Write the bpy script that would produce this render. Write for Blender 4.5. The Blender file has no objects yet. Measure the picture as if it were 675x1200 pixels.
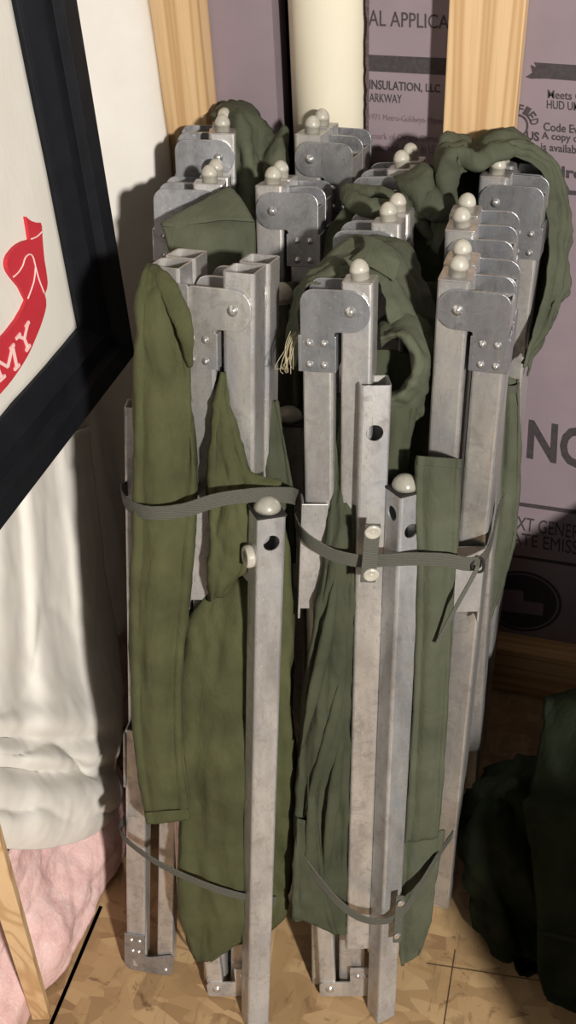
import bpy, bmesh, math, random
from mathutils import Vector, Matrix, noise
random.seed(4)
SC = bpy.context.scene
COL = SC.collection

# ------------------------------------------------------------------ camera
F_, PITCH, CX, CY, ROLL, CAMH = 1200., math.radians(39.5), 337.5, 600., math.atan2(88, 1450), 1.32
YAW = math.radians(18.5)          # the room is turned by this against the view
cy_, sy_ = math.cos(YAW), math.sin(YAW)
def toroom(x, y, z): return Vector((x*cy_ - y*sy_, x*sy_ + y*cy_, z))
FWD = toroom(0, math.cos(PITCH), -math.sin(PITCH))
RGT0 = toroom(1, 0, 0)
UP0 = toroom(0, math.sin(PITCH), math.cos(PITCH))
c_, s_ = math.cos(ROLL), math.sin(ROLL)
RGT = RGT0*c_ + (-UP0)*s_
DWN = RGT0*(-s_) + (-UP0)*c_
def _dir(u, v):
    return FWD + RGT*((u-CX)/F_) + DWN*((v-CY)/F_)
EYE = Vector((0, 0, CAMH))
VD = toroom(0, 1, 0)
LEAN = .3125/.9                   # the bundles lean back towards the wall
def at_plane(u, v, d, lean):      # point of the photo on a leaning plane that meets the floor d metres ahead of the viewer
    r = _dir(u, v); return EYE + r*(d*(1+lean*CAMH)/(r.dot(VD)-d*lean*r.z))
def at(u, v, d): return at_plane(u, v, d, LEAN)
def at0(u, v, d): return at_plane(u, v, d, 0)
def atz(u, v, z):
    r = _dir(u, v); return EYE + r*((z-CAMH)/r.z)
def aty(u, v, y):
    r = _dir(u, v); return EYE + r*(y/r.y)
def atx(u, v, x):
    r = _dir(u, v); return EYE + r*(x/r.x)

cam = bpy.data.objects.new('camera', bpy.data.cameras.new('camera')); COL.objects.link(cam)
cam.data.sensor_fit = 'VERTICAL'; cam.data.sensor_height = 36.0; cam.data.lens = 36.0*F_/1200
cam.data.clip_start = 0.02
# u,v axes above are right and down in the picture
m = Matrix((RGT, -DWN, -FWD)).transposed().to_4x4(); m.translation = EYE
cam.matrix_world = m
SC.camera = cam

# ------------------------------------------------------------------ light
W = bpy.data.worlds.new('world'); SC.world = W; W.use_nodes = True
W.node_tree.nodes['Background'].inputs[0].default_value = (1.0, 0.95, 0.90, 1)
W.node_tree.nodes['Background'].inputs[1].default_value = 0.115
def lamp(name, loc, target, power, size, color):
    l = bpy.data.lights.new(name, 'AREA'); l.shape = 'DISK'; l.size = size; l.energy = power; l.color = color
    o = bpy.data.objects.new(name, l); COL.objects.link(o); o.location = loc
    o.rotation_euler = (Vector(target)-Vector(loc)).to_track_quat('-Z', 'Y').to_euler()
    return o
lamp('room_lamp', (1.32, -1.12, 1.86), (-.15, .75, .6), 108, .15, (1.0, .945, .87))
SC.view_settings.view_transform = 'Standard'; SC.view_settings.look = 'None'
SC.view_settings.exposure = 0.0; SC.view_settings.gamma = 1.0
SC.view_settings.use_curve_mapping = False

# ------------------------------------------------------------------ materials
class NT:
    def __init__(s, name):
        s.m = bpy.data.materials.new(name); s.m.use_nodes = True; s.t = s.m.node_tree
        s.b = s.t.nodes['Principled BSDF']
        s.tc = s.t.nodes.new('ShaderNodeTexCoord').outputs['Object']
    def n(s, typ, **k):
        x = s.t.nodes.new(typ)
        for a, b in k.items(): setattr(x, a, b)
        return x
    def l(s, a, b): s.t.links.new(a, b)
    def mapping(s, sc, rot=(0, 0, 0)):
        mp = s.n('ShaderNodeMapping'); mp.inputs['Scale'].default_value = sc; mp.inputs['Rotation'].default_value = rot
        s.l(s.tc, mp.inputs[0]); return mp.outputs[0]
    def noise(s, vec, scale=1, detail=4, rough=.55, dist=0):
        x = s.n('ShaderNodeTexNoise'); x.inputs['Scale'].default_value = scale; x.inputs['Detail'].default_value = detail
        x.inputs['Roughness'].default_value = rough; x.inputs['Distortion'].default_value = dist
        s.l(vec, x.inputs['Vector']); return x.outputs['Fac']
    def ramp(s, fac, stops):
        r = s.n('ShaderNodeValToRGB'); e = r.color_ramp.elements
        while len(e) < len(stops): e.new(.5)
        for el, (p, c) in zip(e, stops):
            el.position = p; el.color = (c[0], c[1], c[2], 1) if not isinstance(c, (int, float)) else (c, c, c, 1)
        s.l(fac, r.inputs[0]); return r.outputs[0]
    def mix(s, a, b, fac, mode='MIX'):
        x = s.n('ShaderNodeMix', data_type='RGBA', blend_type=mode)
        for val, key in ((fac, 'Factor'), (a, 'A'), (b, 'B')):
            ins = [i for i in x.inputs if i.name == key and i.enabled][0]
            if hasattr(val, 'is_linked'): s.l(val, ins)
            else: ins.default_value = val if key == 'Factor' else (*val, 1)
        return [o for o in x.outputs if o.enabled][0]
    def bump(s, h, strength, dist=.001):
        x = s.n('ShaderNodeBump'); x.inputs['Strength'].default_value = strength; x.inputs['Distance'].default_value = dist
        s.l(h, x.inputs['Height']); s.l(x.outputs[0], s.b.inputs['Normal'])
    def set(s, **k):
        for a, b in k.items():
            i = s.b.inputs[a.replace('_', ' ')]
            if hasattr(b, 'is_linked'): s.l(b, i)
            elif isinstance(b, tuple): i.default_value = (*b, 1)
            else: i.default_value = b
        return s

def m_plain(name, col, rough=.6, metal=0., var=.12, scale=60, bump=0., spec=.5):
    t = NT(name); f = t.noise(t.tc, scale, 4)
    c = t.ramp(f, [(.3, [x*(1-var) for x in col]), (.7, [min(1, x*(1+var)) for x in col])])
    t.set(Base_Color=c, Roughness=rough, Metallic=metal); t.b.inputs['Specular IOR Level'].default_value = spec
    if bump: t.bump(f, bump, .001)
    return t.m

def m_alu(name, lo, hi, stain, metal=.55, rough=.42, scuff=.35):
    t = NT(name)
    big = t.noise(t.mapping((35, 35, 9)), 1, 5, .6)
    fine = t.noise(t.mapping((260, 260, 22)), 1, 3, .6)
    blot = t.noise(t.tc, 55, 6, .7, .6)
    c = t.ramp(big, [(.3, lo), (.72, hi)])
    c = t.mix(c, stain, t.ramp(blot, [(.50, 0), (.66, scuff)]))
    c = t.mix(c, [x*.62 for x in lo], t.ramp(fine, [(.60, 0), (.78, .45)]))
    scr = t.noise(t.mapping((700, 700, 30), (.5, .3, .2)), 1, 2, .5)
    c = t.mix(c, [x*.45 for x in lo], t.ramp(scr, [(.66, 0), (.72, .5)]))
    cool = t.noise(t.tc, 16, 3, .6)
    c = t.mix(c, (.40, .43, .50), t.ramp(cool, [(.52, 0), (.74, .45)]))
    spk = t.noise(t.tc, 420, 2, .5)
    c = t.mix(c, (.85, .84, .82), t.ramp(spk, [(.66, 0), (.74, .5)]))
    t.set(Base_Color=c, Metallic=metal, Roughness=t.ramp(blot, [(.3, rough-.08), (.7, rough+.14)]))
    t.bump(t.noise(t.mapping((300, 300, 40)), 1, 4), .12, .0008)
    return t.m

def m_cloth(name, lo, hi, weave=2600, rough=.85, sheen=.0, bump=.25, fade=.2, spec=.3):
    t = NT(name)
    big = t.noise(t.tc, 14, 5, .6)
    c = t.ramp(big, [(.3, lo), (.7, hi)])
    scr = t.noise(t.mapping((70, 70, 16)), 1, 5, .65, .4)
    c = t.mix(c, [min(1, x*1.35) for x in hi], t.ramp(scr, [(.58, 0), (.8, fade)]))
    t.set(Base_Color=c, Roughness=rough); t.b.inputs['Specular IOR Level'].default_value = spec
    wr = t.noise(t.mapping((55, 55, 20)), 1, 6, .6, 1.6)
    t.bump(wr, bump, .010)
    return t.m

def m_wood(name, lo, hi, axis='Z', grain=1.0, knots=True):
    t = NT(name)
    sc = {'Z': (34, 34, .9), 'X': (.9, 34, 34), 'Y': (34, .9, 34)}[axis]
    v = t.mapping(sc)
    ring = t.noise(v, .8*grain, 2, .45, .35)
    w = t.n('ShaderNodeMath', operation='SINE'); mu = t.n('ShaderNodeMath', operation='MULTIPLY'); mu.inputs[1].default_value = 34
    t.l(ring, mu.inputs[0]); t.l(mu.outputs[0], w.inputs[0])
    fine = t.noise(t.mapping([x*6 for x in sc]), 1, 3, .6)
    c = t.ramp(w.outputs[0], [(.0, hi), (.62, [a*.55+b*.45 for a, b in zip(hi, lo)]), (1.0, lo)])
    c = t.mix(c, [x*.8 for x in lo], t.ramp(fine, [(.55, 0), (.8, .5)]))
    t.set(Base_Color=c, Roughness=.62); t.bump(fine, .15, .0008)
    return t.m

def m_osb():
    t = NT('osb')
    def flakes(scale, rot):
        v = t.n('ShaderNodeTexVoronoi'); v.inputs['Scale'].default_value = 1; v.inputs['Randomness'].default_value = 1
        t.l(t.mapping([q*1.35 for q in scale], rot), v.inputs['Vector']); return v.outputs['Color']
    bw = lambda c: (lambda n: (t.l(c, n.inputs[0]), n.outputs[0])[1])(t.n('ShaderNodeRGBToBW'))
    a = bw(flakes((34, 11, 3), (0, 0, .5))); b = bw(flakes((13, 40, 3), (0, 0, .3)))
    c1 = t.ramp(a, [(.1, (.26, .165, .078)), (.45, (.34, .215, .102)), (.75, (.42, .28, .14)), (.95, (.26, .155, .07))])
    c2 = t.ramp(b, [(.1, (.25, .15, .07)), (.5, (.36, .23, .112)), (.9, (.45, .305, .155))])
    c = t.mix(c1, c2, t.ramp(t.noise(t.tc, 15, 4), [(.46, 0), (.52, 1)]))
    grain = t.noise(t.mapping((90, 14, 5), (0, 0, .5)), 1, 4, .65, .5)
    c = t.mix(c, (.14, .075, .03), t.ramp(grain, [(.58, 0), (.78, .6)]))
    dark = t.noise(t.mapping((26, 26, 5)), 1, 6, .75, 1.2)
    c = t.mix(c, (.09, .045, .018), t.ramp(dark, [(.58, 0), (.68, .75)]))
    t.set(Base_Color=c, Roughness=.6); t.bump(a, .2, .0008)
    return t.m

M = {}
M['osb'] = m_osb()
M['seam'] = m_plain('floor_seam', (.07, .042, .02), .9, 0, .3, 200)
M['concrete'] = m_plain('concrete', (.045, .043, .045), .9, 0, .3, 30, .3)
M['foam'] = m_plain('foam_board', (.245, .195, .22), .7, 0, .05, 18, 0, .25)
M['foam_edge'] = m_plain('foam_edge', (.11, .075, .085), .95, 0, .35, 400, .8, .1)
M['ink'] = m_plain('black_ink', (.045, .036, .042), .75, 0, .25, 200)
M['inkfaint'] = m_plain('worn_ink', (.17, .115, .14), .8, 0, .3, 500)
M['pine'] = m_wood('pine', (.50, .31, .145), (.66, .455, .25))
M['pinex'] = m_wood('pine_plate', (.48, .28, .12), (.66, .43, .22), 'X')
M['pipe'] = m_plain('pvc', (.80, .75, .60), .38, 0, .04, 6)
M['alu'] = m_alu('aluminium', (.42, .405, .39), (.68, .66, .635), (.25, .225, .21), .7, .36, .55)
M['aluhinge'] = m_alu('hinge_aluminium', (.30, .305, .32), (.50, .505, .52), (.17, .18, .21), .8, .33, .7)
M['galv'] = m_alu('scuffed_aluminium', (.36, .36, .365), (.66, .665, .67), (.30, .25, .20), .65, .36, .45)
M['rivet'] = m_plain('rivet_metal', (.72, .71, .70), .28, .85, .1, 300)
M['void'] = m_plain('dark_hole', (.012, .011, .010), .9, 0, .1, 50)
M['dome'] = m_plain('ivory_plastic', (.43, .41, .35), .35, 0, .14, 120)
M['cap'] = m_plain('grey_plastic', (.31, .30, .255), .3, 0, .2, 90)
M['olive'] = m_cloth('olive_canvas', (.040, .043, .017), (.074, .078, .033))
M['sage'] = m_cloth('sage_canvas', (.050, .056, .036), (.088, .096, .063))
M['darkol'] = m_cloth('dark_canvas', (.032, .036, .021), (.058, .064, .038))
M['bag'] = m_cloth('black_green_canvas', (.012, .017, .009), (.024, .030, .017), fade=.1, spec=.06)
def m_web():
    t = NT('webbing')
    w = t.n('ShaderNodeTexWave', bands_direction='Z'); w.inputs['Scale'].default_value = 190; w.inputs['Distortion'].default_value = .6; t.l(t.tc, w.inputs['Vector'])
    f = t.noise(t.tc, 900, 2)
    c = t.mix((.062, .062, .050), (.105, .105, .085), w.outputs['Fac']); c = t.mix(c, (.03, .03, .025), t.ramp(f, [(.5, 0), (.7, .5)]))
    t.set(Base_Color=c, Roughness=.85); t.bump(w.outputs['Fac'], .5, .0008); return t.m
M['web_old'] = m_cloth('webbing', (.050, .050, .040), (.085, .085, .068), bump=.15)
M['web'] = m_web()
M['thread'] = m_plain('thread', (.38, .33, .22), .9)
M['sheet'] = m_cloth('white_cotton', (.70, .67, .62), (.76, .735, .69), rough=.95, bump=.035, fade=.0, spec=.05)
M['frame'] = m_plain('black_lacquer', (.008, .009, .012), .5, 0, .2, 40, 0, .2)
M['flag'] = m_cloth('ivory_flag', (.69, .665, .60), (.73, .71, .65), rough=.8, bump=.06, fade=0)
M['red'] = m_plain('red_print', (.52, .025, .04), .75, 0, .05, 40)
M['pinktext'] = m_plain('pale_print', (.86, .60, .57), .8, 0, .03, 40)
def m_pink():
    t = NT('pink_fibreglass')
    a = t.noise(t.tc, 26, 8, .7, .7); b = t.noise(t.tc, 160, 5, .7)
    c = t.ramp(a, [(.25, (.64, .37, .36)), (.5, (.74, .50, .48)), (.8, (.80, .62, .59))])
    c = t.mix(c, (.95, .80, .76), t.ramp(b, [(.5, 0), (.8, .5)]))
    t.set(Base_Color=c, Roughness=1.0); t.b.inputs['Specular IOR Level'].default_value = .1
    t.bump(b, .5, .003)
    return t.m
M['pink'] = m_pink()

# ------------------------------------------------------------------ object helpers
def link(name, bm, mat, parent=None, smooth=False, bevel=0, solid=0):
    me = bpy.data.meshes.new(name); bmesh.ops.recalc_face_normals(bm, faces=bm.faces[:])
    if name != 'floor':
        for v in bm.verts: v.co.z = max(v.co.z, .0009)      # nothing reaches below the floor
    if parent is not None:
        off = root_loc(parent)
        for v in bm.verts: v.co -= off
        loc = Vector((0, 0, 0))
    else:
        lo = Vector((min(v.co.x for v in bm.verts), min(v.co.y for v in bm.verts), min(v.co.z for v in bm.verts)))
        hi = Vector((max(v.co.x for v in bm.verts), max(v.co.y for v in bm.verts), 0))
        loc = Vector(((lo.x+hi.x)/2, (lo.y+hi.y)/2, lo.z))
        for v in bm.verts: v.co -= loc
    bm.to_mesh(me); bm.free()
    o = bpy.data.objects.new(name, me); COL.objects.link(o); o.location = loc
    me.materials.append(M[mat] if isinstance(mat, str) else mat)
    if parent is not None: o.parent = parent
    if smooth:
        for p in me.polygons: p.use_smooth = True
    if solid:
        s = o.modifiers.new('thickness', 'SOLIDIFY'); s.thickness = solid; s.offset = 0
    if bevel:
        b = o.modifiers.new('bevel', 'BEVEL'); b.width = bevel; b.segments = 2; b.limit_method = 'ANGLE'; b.angle_limit = .6
    return o
def root_loc(o):
    v = Vector(o.location)
    while o.parent: o = o.parent; v = v + o.location
    return v
def tag(o, label, cat, group=None, kind=None):
    if label: o['label'] = label
    if cat: o['category'] = cat
    if group: o['group'] = group
    if kind: o['kind'] = kind
    return o
def empty(name, loc, label, cat, group=None):
    o = bpy.data.objects.new(name, None); COL.objects.link(o); o.location = loc; o.empty_display_size = .05
    return tag(o, label, cat, group)

def add_box(bm, lo, hi, F=None):
    vs = []
    for z in (lo[2], hi[2]):
        for x, y in ((lo[0], lo[1]), (hi[0], lo[1]), (hi[0], hi[1]), (lo[0], hi[1])):
            p = Vector((x, y, z)); vs.append(bm.verts.new(F @ p if F else p))
    for f in ((3, 2, 1, 0), (4, 5, 6, 7), (0, 1, 5, 4), (1, 2, 6, 5), (2, 3, 7, 6), (3, 0, 4, 7)):
        bm.faces.new([vs[i] for i in f])
def rrect(x0, x1, y0, y1, r, n=3):
    out = []
    for cx, cy, a0 in ((x1-r, y0+r, -90), (x1-r, y1-r, 0), (x0+r, y1-r, 90), (x0+r, y0+r, 180)):
        for i in range(n+1):
            a = math.radians(a0+90*i/n); out.append((cx+r*math.cos(a), cy+r*math.sin(a)))
    return out
def add_tube(bm, F, x0, x1, y0, y1, z0, z1, r=.0028, wall=.0016):
    """square hollow tube standing along local z"""
    o = rrect(x0, x1, y0, y1, r); i = rrect(x0+wall, x1-wall, y0+wall, y1-wall, max(r-wall, .0006))
    loops = [[bm.verts.new(F @ Vector((p[0], p[1], z))) for p in lp] for lp, z in ((o, z0), (o, z1), (i, z1), (i, z0))]
    n = len(o)
    for a in range(4):
        A, B = loops[a], loops[(a+1) % 4]
        for k in range(n):
            bm.faces.new((A[k], A[(k+1) % n], B[(k+1) % n], B[k]))
def add_prism(bm, F, poly, y0, y1):
    """polygon in local x,z extruded along local y"""
    A = [bm.verts.new(F @ Vector((p[0], y0, p[1]))) for p in poly]
    B = [bm.verts.new(F @ Vector((p[0], y1, p[1]))) for p in poly]
    bm.faces.new(A); bm.faces.new(B[::-1]); n = len(A)
    for k in range(n): bm.faces.new((A[k], B[k], B[(k+1) % n], A[(k+1) % n]))
def round_poly(pts, n=5):
    """pts: (x, z, radius)"""
    out = []; N = len(pts)
    for k in range(N):
        p = Vector(pts[k][:2]); a = Vector(pts[k-1][:2]); b = Vector(pts[(k+1) % N][:2]); r = pts[k][2]
        if r <= 0: out.append(tuple(p)); continue
        u = (a-p).normalized(); w = (b-p).normalized()
        half = math.acos(max(-1, min(1, u.dot(w))))/2
        t = r/math.tan(half); s = p+u*t; e = p+w*t; c = p+(u+w).normalized()*(r/math.sin(half))
        a0 = math.atan2((s-c).y, (s-c).x); a1 = math.atan2((e-c).y, (e-c).x)
        da = (a1-a0+math.pi) % (2*math.pi)-math.pi
        for i in range(n+1):
            q = a0+da*i/n; out.append((c.x+r*math.cos(q), c.y+r*math.sin(q)))
    return out
def add_lathe(bm, F, prof, n=16, axis='z'):
    """prof: (radius, height) turned about local axis"""
    rings = []
    for r, h in prof:
        ring = []
        for k in range(n):
            a = 2*math.pi*k/n; x, y = r*math.cos(a), r*math.sin(a)
            p = Vector((x, y, h)) if axis == 'z' else Vector((x, -h, y)) if axis == 'y' else Vector((-h, x, y))
            ring.append(bm.verts.new(F @ p))
        rings.append(ring)
    for A, B in zip(rings, rings[1:]):
        for k in range(n): bm.faces.new((A[k], A[(k+1) % n], B[(k+1) % n], B[k]))
    bm.faces.new(rings[0][::-1]); bm.faces.new(rings[-1])
def frame_mat(origin, up, right):
    z = up.normalized(); x = (right - z*right.dot(z)).normalized(); y = z.cross(x)
    m = Matrix((x, y, z)).transposed().to_4x4(); m.translation = origin
    return m
def T(x, y, z): return Matrix.Translation((x, y, z))

def cr(p0, p1, p2, p3, t):
    return .5*((2*p1)+(p2-p0)*t+(2*p0-5*p1+4*p2-p3)*t*t+(3*p1-p0-3*p2+p3)*t*t*t)
def cr_path(pts, sub):
    out = []
    n = len(pts)
    for i in range(n-1):
        a, b, c, d = pts[max(i-1, 0)], pts[i], pts[i+1], pts[min(i+2, n-1)]
        for k in range(sub): out.append(cr(a, b, c, d, k/sub))
    out.append(pts[-1]); return out
def fbm(p, oct=4):
    s = 0; a = 1
    for i in range(oct):
        s += a*noise.noise(p); p = p*2.03+Vector((7.1, 3.3, 1.7)); a *= .5
    return s
def ridge(p, oct=3):
    s = 0; a = 1
    for i in range(oct):
        s += a*(1-abs(noise.noise(p))*2.2); p = p*1.9+Vector((5.1, 9.3, 2.7)); a *= .5
    return s/1.75
def cloth(name, parent, rows, mat, thick=.0016, su=6, sv=6, amp=.003, freq=(22, 22, 7), seed=0, fine=.0008, pleat=None):
    """sheet through a grid of (u, v, distance) or Vector points, folded by noise along its normals"""
    P = [[p if isinstance(p, Vector) else at(*p) for p in r] for r in rows]
    g1 = [cr_path(r, su) for r in P]
    cols = [cr_path([r[k] for r in g1], sv) for k in range(len(g1[0]))]
    nu, nv = len(cols), len(cols[0])
    bm = bmesh.new(); V = [[bm.verts.new(cols[i][j]) for j in range(nv)] for i in range(nu)]
    for i in range(nu-1):
        for j in range(nv-1): bm.faces.new((V[i][j], V[i][j+1], V[i+1][j+1], V[i+1][j]))
    bm.normal_update()
    if sum((v.normal.dot(EYE-v.co) for v in bm.verts)) < 0:
        for f in bm.faces: f.normal_flip()
        bm.normal_update()
    S = Vector((seed*13.7, seed*5.1, seed*3.3)); mv = []
    for v in bm.verts:
        p = Vector((v.co.x*freq[0], v.co.y*freq[1], v.co.z*freq[2]))+S
        d = 1.25*amp*(ridge(p)-.45) + fine*fbm(v.co*90+S, 3)
        mv.append(v.normal*d)
    if pleat:                                 # long soft pleats with sharp valleys that wander and fade along the fall
        k = 0
        for i in range(nu):
            for j in range(nv):
                q = j/(nv-1); w = noise.noise(Vector((q*2.2, i/nu*2.4, seed*1.7)))
                h = abs(math.sin(math.pi*(pleat[0]*q+1.1*w+seed*.37)))**.55-.6
                mv[k] += V[i][j].normal*h*pleat[1]*min(1, 6*q*(1-q))*(.35+.9*abs(noise.noise(Vector((q*3, i/nu*3.1, seed*2.9+4))))*1.6); k += 1
    for v, d in zip(bm.verts, mv): v.co += d
    return link(name, bm, mat, parent, smooth=True, solid=thick)
def cloth_floor(name, parent, rows, mat, **k):
    return cloth(name, parent, [[at0(*p) for p in r] for r in rows], mat, **k)
def slab(name, parent, rows, mat, back=.03, **k):
    """hanging fold of canvas; rows of (uL, vL, uR, vR, d, bulge), its two edges turned back"""
    G = []
    for uL, vL, uR, vR, d, b in rows:
        r = [(uL+3, vL, d+back)]
        for q in (0, .18, .4, .62, .84, 1):
            r.append((uL+(uR-uL)*q, vL+(vR-vL)*q, d-b*math.sin(math.pi*min(max(q, .06), .94))))
        r.append((uR-3, vR, d+back)); G.append(r)
    return cloth(name, parent, G, mat, **k)
def ribbon(name, parent, pts, width, mat, thick=.0016, sub=8, up=None, twist=0):
    P = cr_path([p if isinstance(p, Vector) else at(*p) for p in pts], sub)
    bm = bmesh.new(); rings = []
    for i, p in enumerate(P):
        t = (P[min(i+1, len(P)-1)]-P[max(i-1, 0)]).normalized()
        u = up or Vector((0, 0, 1)); u = (u-t*u.dot(t)).normalized()
        n = t.cross(u)
        if twist: q = Matrix.Rotation(twist*i/len(P), 3, t); u = q @ u; n = q @ n
        rings.append([bm.verts.new(p+u*a*width/2+n*b*thick/2) for a, b in ((-1, -1), (1, -1), (1, 1), (-1, 1))])
    for A, B in zip(rings, rings[1:]):
        for k in range(4): bm.faces.new((A[k], A[(k+1) % 4], B[(k+1) % 4], B[k]))
    bm.faces.new(rings[0]); bm.faces.new(rings[-1][::-1])
    return link(name, bm, mat, parent, bevel=.0004)
def add_roll(bm, pts, rad, n=10, sub=6, flat=1.0):
    P = cr_path([p if isinstance(p, Vector) else at(*p) for p in pts], sub); R = cr_path([Vector((r, 0, 0)) for r in rad], sub) if isinstance(rad, (list, tuple)) else [Vector((rad, 0, 0))]*len(P)
    rings = []; u = None
    for i, p in enumerate(P):
        t = (P[min(i+1, len(P)-1)]-P[max(i-1, 0)]).normalized()
        if u is None: u = t.orthogonal().normalized()
        u = (u-t*u.dot(t)).normalized(); w = t.cross(u); r = R[i].x
        rings.append([bm.verts.new(p+u*r*math.cos(2*math.pi*k/n)+w*r*flat*math.sin(2*math.pi*k/n)) for k in range(n)])
    for A, B in zip(rings, rings[1:]):
        for k in range(n): bm.faces.new((A[k], A[(k+1) % n], B[(k+1) % n], B[k]))
    bm.faces.new(rings[0][::-1]); bm.faces.new(rings[-1])
def roll(name, parent, pts, rad, mat, amp=.002, seed=0, flat=.7):
    bm = bmesh.new(); add_roll(bm, pts, rad, 14, 8, flat); bm.normal_update(); S = Vector((seed*3.1, 2, seed))
    mv = [v.normal*amp*(ridge(v.co*55+S)-.4) for v in bm.verts]
    for v, d in zip(bm.verts, mv): v.co += d
    return link(name, bm, mat, parent, smooth=True)
def cut(o, cyls):
    """drill round holes through o; cyls: (centre, direction, radius, length), world space"""
    off = root_loc(o)
    for c, d, r, ln in cyls:
        bm = bmesh.new(); bmesh.ops.create_cone(bm, cap_ends=True, segments=24, radius1=r, radius2=r, depth=ln)
        q = d.to_track_quat('Z', 'Y').to_matrix().to_4x4(); q.translation = c-off
        bm.transform(q); me = bpy.data.meshes.new('cutter'); bm.to_mesh(me); bm.free()
        k = bpy.data.objects.new('cutter', me); COL.objects.link(k); k.location = off
        md = o.modifiers.new('hole', 'BOOLEAN'); md.object = k; md.operation = 'DIFFERENCE'; md.solver = 'EXACT'
        bpy.context.view_layer.update()
        dg = bpy.context.evaluated_depsgraph_get()
        new = bpy.data.meshes.new_from_object(o.evaluated_get(dg))
        o.modifiers.remove(md); o.data = new; bpy.data.objects.remove(k)
def text(name, body, mat, parent, place, bold=0., spacing=1.0):
    """place(x, z) -> world point for x, z in 0..1 of the lettering's own box"""
    cu = bpy.data.curves.new(name, 'FONT'); cu.body = body; cu.offset = bold; cu.extrude = .004; cu.resolution_u = 3; cu.space_character = spacing
    to = bpy.data.objects.new(name, cu); COL.objects.link(to); bpy.context.view_layer.update()
    me = bpy.data.meshes.new_from_object(to.evaluated_get(bpy.context.evaluated_depsgraph_get()))
    bpy.data.objects.remove(to)
    xs = [v.co.x for v in me.vertices]; ys = [v.co.y for v in me.vertices]; x0, x1, y0, y1 = min(xs), max(xs), min(ys), max(ys)
    bm = bmesh.new(); bm.from_mesh(me)
    for v in bm.verts:
        v.co = place((v.co.x-x0)/(x1-x0), (v.co.y-y0)/(y1-y0), v.co.z > 0)
    return link(name, bm, mat, parent)

# ------------------------------------------------------------------ the room
WY = 1.19                          # face of the foam boards
def struct(name, lo, hi, mat):
    bm = bmesh.new(); add_box(bm, lo, hi); o = link(name, bm, mat); o['kind'] = 'structure'; return o
struct('floor', (-1.2, -.6, -.04), (1.6, 1.32, 0), 'osb')
struct('wall_back', (-.74, 1.30, 0), (1.6, 1.40, 2.5), 'concrete')
struct('wall_left', (-.74, -.6, 0), (-.64, 1.30, 2.5), 'concrete')
# seams between the floor sheets
def seam(a, b, w=.0012):
    A, B = atz(*a, 0), atz(*b, 0); d = (B-A).normalized(); A = A-d*.02; n = Vector((-d.y, d.x, 0))*w/2
    bm = bmesh.new(); vs = [bm.verts.new(p+Vector((0, 0, z))) for z in (.0002, .0009) for p in (A-n, B-n, B+n, A+n)]
    for f in ((3, 2, 1, 0), (4, 5, 6, 7), (0, 1, 5, 4), (1, 2, 6, 5), (2, 3, 7, 6), (3, 0, 4, 7)): bm.faces.new([vs[i] for i in f])
    o = link('trim', bm, 'seam'); o['kind'] = 'structure'; return o
seam((112, 1078), (52, 1220), .005).name = 'trim_1'
seam((518, 1132), (700, 1160)).name = 'trim_2'
seam((531, 1130), (519, 1210)).name = 'trim_3'

def rough_edge(bm, x0, x1, z1):
    pass
def board(label, x0, x1):
    bm = bmesh.new(); add_box(bm, (x0, WY, .10), (x1, WY+.05, 2.4))
    o = link('insulation_board', bm, 'foam'); return tag(o, label, 'insulation board', 'foam insulation boards on the back wall')
boardL = board('plain mauve foam insulation board between the left stud and the white pipe', -.62, -.381)
boardR = board('printed mauve foam insulation board with black lettering behind the right stud', -.2705, 1.5)
# torn foil edge on the printed board
bm = bmesh.new(); z = .45; pts = []
while z < 2.3: pts.append((random.uniform(.0005, .0025), z)); z += random.uniform(.006, .014)
add_prism(bm, T(-.2715, WY-.0008, 0), [(.0022, pts[0][1])]+[(a-.0022, b) for a, b in pts]+[(.0022, pts[-1][1])], 0, .004)
link('torn_edge', bm, 'foam_edge', boardR)

def ontext(body, tl, tr, bl, br, mat='ink', bold=.0, y=WY):
    A, B, C, D = [aty(u, v, y) for u, v in (tl, tr, bl, br)]
    def place(x, zz, front):
        top = A.lerp(B, x); bot = C.lerp(D, x); p = bot.lerp(top, zz); p.y = y-(.0006 if front else -.0006); return p
    # text faces the viewer: extrude front is +z of the font
    return text('lettering', body, mat, boardR, place, bold)
def band(poly, mat='ink', name='printed_bar'):
    P = [aty(u, v, WY) for u, v in poly]; bm = bmesh.new()
    add_prism(bm, Matrix.Identity(4), [(p.x, p.z) for p in P], WY-.0006, WY+.0006)
    return link(name, bm, mat, boardR)
ontext('AL APPLICA', (432, 11), (526, 18), (432, 30), (526, 34), 'ink', .0)
band([(431, 64), (560, 70), (560, 90), (431, 83)])
ontext('INSULATION, LLC', (433, 93), (516, 99), (433, 106), (516, 110), 'ink', .014)
ontext('ARKWAY', (433, 109), (471, 111), (433, 119), (471, 121), 'ink', .0)
ontext('1971 Metro-Goldwyn-Mayer', (433, 133), (520, 138), (433, 142), (520, 148), 'inkfaint', .0)
ontext('emark of Owens Corning', (433, 155), (520, 159), (433, 165), (520, 169), 'inkfaint', .0)
ontext('reserved. Made in U.S', (436, 167), (514, 170), (436, 177), (514, 180), 'inkfaint', .0)
band([(616, 90), (624, 85), (622, 76), (629, 79), (626, 73), (640, 74), (720, 79), (720, 98), (640, 92), (622, 92)])
ontext('Meets C', (642, 105), (682, 108), (642, 115), (682, 118), 'ink', .004)
ontext('HUD UM', (641, 117), (679, 120), (641, 127), (679, 130), 'ink', .004)
ontext('Code Eva', (637, 143), (683, 147), (637, 153), (683, 157), 'ink', .012)
ontext('A copy of', (635, 154), (682, 158), (635, 165), (682, 170), 'ink', .012)
ontext('is available', (634, 167), (684, 171), (634, 176), (684, 181), 'ink', .012)
ontext('dro', (651, 194), (685, 197), (651, 207), (685, 211), 'ink', .03)
band([(640, 221), (720, 227), (720, 232), (640, 226)])
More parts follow.
